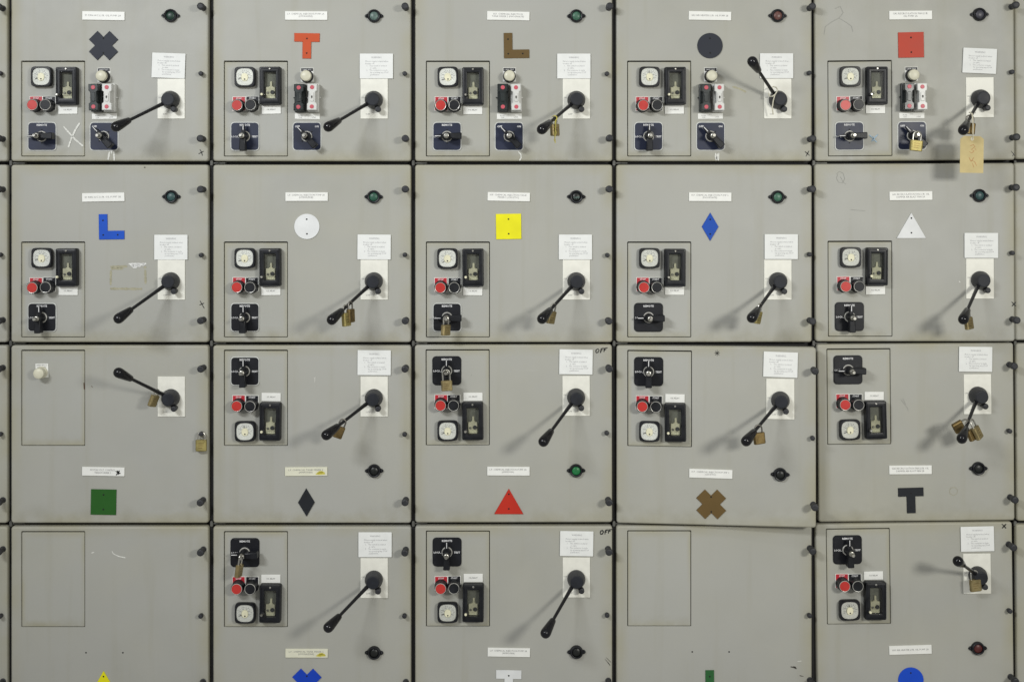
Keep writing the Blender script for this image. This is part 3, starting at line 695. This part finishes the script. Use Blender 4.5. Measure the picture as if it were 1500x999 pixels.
# ------------------------------------------------------------------ padlocks: things of their own, hooked over levers, studs and latches
def padlock(label, world, tilt, yaw, m, tw=17.0, bh=15.5, shl=11.0, tilt_x=0):
    t = bpy.data.objects.new('padlock', None); col.objects.link(t); t.empty_display_size = .01
    t['label'] = label; t['category'] = 'padlock'; t['group'] = 'brass padlocks hung on the cabinet'
    sw = tw*.32
    k = '|%g%g%g' % (tw, bh, shl)
    pts = [(-sw, -shl - 2, 0), (-sw, -sw*1.05, 0)] + [(-sw*math.cos(R(a)), -sw*1.05 + sw*math.sin(R(a)), 0) for a in range(20, 180, 20)] + [(sw, -sw*1.05, 0), (sw, -shl - 2, 0)]
    put('shackle', 'shackle' + k, tube(pts, 1.15, 10), 'steel' if m != 'brass_dark' else 'dark_steel', t, 0, 1.2, 0)
    def body(bm):
        n = 5
        rr = lambda a, b, y: [(x, y, z) for x, z in rrect(a, b, 2.4, n)]
        rings(bm, [rr(tw-1.4, 5.4, -shl), rr(tw, 6.8, -shl-.8), rr(tw, 6.8, -shl-bh+.8), rr(tw-1.4, 5.4, -shl-bh)], bot=True)
    b = put('lock_body', 'lock_body' + k, body, m, t, 0, 1.2, 0)
    def stamp(bm):
        for h_, s_ in ((3.5, 1), (-3.5, -1)):
            for i in range(3):
                vs = [bm.verts.new((x, -shl - bh*(.30 + .2*i) + dy, h_)) for x, dy in ((-tw*.25, .45), (tw*(.25 - .07*i), .45), (tw*(.25 - .07*i), -.45), (-tw*.25, -.45))]
                bm.faces.new(vs)
    put('stamped_lines', 'stamped_lines' + k, stamp, 'brass_dark', b)
    put('keyway', 'keyway' + k, lambda bm: rings(bm, [[(x, -shl-bh-.15, z) for x, z in circ(2.0, 12)]] + [[(x, -shl-bh+.3, z) for x, z in circ(2.0, 12)]], bot=True), 'hole', b)
    t.matrix_world = Matrix.Translation(world) @ Matrix.Rotation(-R(tilt), 4, 'Y') @ Matrix.Rotation(R(tilt_x), 4, 'X') @ Matrix.Rotation(R(yaw), 4, 'Z')
    return t
def lever_point(rc, frac, drop=-1.2):
    t, x, y, p0, u, L = LEV[rc]
    p = Vector((x, y, 0)) + p0 + u * (L * frac)
    bpy.context.view_layer.update()
    return t.matrix_world @ Vector(V(p.x, p.y + 2.2, p.z))
def stud_point(rc, kind='remote', h=25.5):
    r, c = rc; L0, R0, B = COLS[c]; t = DOORS[rc]; off = ROWS[r][2]
    L0 = t.location.x / S + 750; Bo = ROWS[r][1]
    x = B + (61.9 if kind == 'remote' else 152.8) - L0; y = Bo - ((200.7 if r < 2 else 544) + off)
    bpy.context.view_layer.update()
    return t.matrix_world @ Vector(V(x, y + 3.6, h))
padlock('brass padlock with a yellow tie on the lever beside the brown L plate door', lever_point((0,2), .60), 2, 35, 'brass', 14, 17)
padlock('bright brass padlock hanging on the OFF switch under the white fuse holder', stud_point((0,4), 'off', 31), -6, 5, 'brass_bright', 18, 15.5, 13)
padlock('brass padlock half hidden behind the manila tag', lever_point((0,4), .56), -6, 8, 'brass_dark', 18, 16)
padlock('paler of two padlocks on the lever below the white round plate', lever_point((1,1), .64) + Vector((0, -.002, 0)), 4, 56, 'brass_bright', 15, 19)
padlock('darker right padlock of the pair on the lever below the white round plate', lever_point((1,1), .54) + Vector((.002, -.004, 0)), 2, 64, 'brass_dark', 15, 19)
padlock('brass padlock on the selector switch below the yellow square plate', stud_point((1,2), 'remote', 29), -2, 50, 'brass', 16, 15.5, 13)
padlock('brass padlock on the lever below the yellow square plate', lever_point((1,2), .62), -12, 42, 'brass', 14, 18)
padlock('brass padlock on the lever below the blue diamond plate', lever_point((1,3), .64), -12, 48, 'brass_bright', 14, 18)
padlock('padlock mostly hidden behind the lever grip below the white triangle plate', lever_point((1,4), .76), 8, 30, 'brass', 14, 17, 12)
padlock('padlock edge-on beside the hub of the raised lever above the green square', lever_point((2,0), .20), -20, 58, 'brass', 14, 17, 9)
padlock('bright brass padlock hooked on the small latch near the green square door edge', DOORS[2,0].matrix_world @ Vector(V(280.2, 766.7-634+.5, 6.5)), 0, 8, 'brass_bright', 16, 16.5, 11)
padlock('tilted diamond-looking padlock on the lever above the black diamond plate', lever_point((2,1), .60), -22, 12, 'brass_dark', 14, 17)
padlock('brass padlock hanging on the selector switch above the red triangle plate', stud_point((2,2), 'remote', 29), 3, 6, 'brass', 16, 15, 15.5)
padlock('brown brass padlock on the lever of the door with brown X plate', lever_point((2,3), .62), 6, 16, 'brass_dark', 17, 16)
padlock('left padlock of three on the lever above the black T plate', lever_point((2,4), .60), -60, 10, 'brass_dark', 16, 15, 9)
padlock('middle padlock of three, lowest under the grip, above the black T plate', lever_point((2,4), .62), 22, 20, 'brass_dark', 15, 16, 12)
padlock('right padlock of three on the lever above the black T plate', lever_point((2,4), .55) + Vector((.002, -.012, 0)), 26, 45, 'brass', 15, 18, 12)
padlock('narrow edge-on padlock on the selector switch above the blue X plate', stud_point((3,1), 'remote', 29), -8, 74, 'brass', 15, 18, 15)
padlock('brass padlock on the raised lever of the lowest right door', lever_point((3,4), .12), 5, 8, 'brass', 17, 17, 13)

# ------------------------------------------------------------------ tag and ties
P = lever_point((0,4), .54)
t = bpy.data.objects.new('manila_tag', None); col.objects.link(t); t.location = P; t['label'] = 'yellow manila tag with red handwriting hanging from a lever by string'; t['category'] = 'tag'
def tagbody(bm):
    w, hh = 16.6, 52
    pts = [(-w, -hh), (w, -hh), (w, -4), (w-5, 0), (-w+5, 0), (-w, -4)]
    vs = [bm.verts.new((x, y - 30, 8)) for x, y in pts]; f = bm.faces.new(vs)
    r = bmesh.ops.extrude_face_region(bm, geom=[f])
    for g in r['geom']:
        if isinstance(g, bmesh.types.BMVert): g.co.z += .5
c_ = put('card', 'tag_card', tagbody, 'tag_card', t, 0, 0, 0, -1)
put('eyelet', 'tag_eyelet', lathe([(2.6, 8.5), (2.4, 8.9), (1.2, 8.9), (1.1, 8.6)], 14, 0, -34), 'string', c_)
put('handwriting', 'tag_writing', strokes([[(-3, -44), (2, -42), (4, -45), (-1, -49), (3, -51), (0, -54), (-4, -52)], [(4, -47), (6, -50)], [(-4, -60), (-1, -66), (3, -60)], [(-1, -64), (4, -66), (7, -72)], [(1, -68), (3, -74)]], .65, 8.75), 'tag_ink', c_)
put('string', 'tag_string', tube([(-1, 4, -3), (-1, 4.5, 2), (0, 0, 7), (0, -16, 9.5), (0, -34, 9.2), (.6, -30, 9), (1, -10, 8), (2, 2, 3), (0, 4, -2)], .7, 6), 'string', t)

P = lever_point((0,2), .60)
t = bpy.data.objects.new('cable_tie', mesh_of('cable_tie', join(tube([(3.6*math.cos(R(a)), 3.6*math.sin(R(a)) - 1.6, 3.6*math.cos(R(a))*.6) for a in range(0, 360, 30)], .8, 6, closed=True),
    tube([(2, -4, 2), (1.4, -14, 6), (.2, -26, 7), (1, -37, 6)], .75, 6), tube([(2, -4, 2), (-1, -12, 4), (2.6, -22, 6), (-.6, -34, 6.6)], .6, 6)), 'yellow_tie'))
col.objects.link(t); t.location = P; t['label'] = 'yellow cable tie looped round the lever beside the brown L plate'; t['category'] = 'cable tie'
P = lever_point((0,3), .13)
t = bpy.data.objects.new('wire_tie', mesh_of('wire_tie', join(tube([(4.6, 5, 0), (5.4, 1, 5), (2, -5, 6), (-2, -8, 5), (-5, -8, 1), (-6, -3, -4)], .9, 7),
    tube([(4.6, 5, 0), (1, 7, -4), (-4, 4, -6)], .9, 7), tube([(1.5, -5, 6), (-.5, -14, 3), (-1, -24, -2), (.6, -34, -4)], .9, 7)), 'wire_white'))
col.objects.link(t); t.location = P; t['label'] = 'white wire looped round the hub end of the raised lever near dark round plate'; t['category'] = 'wire'
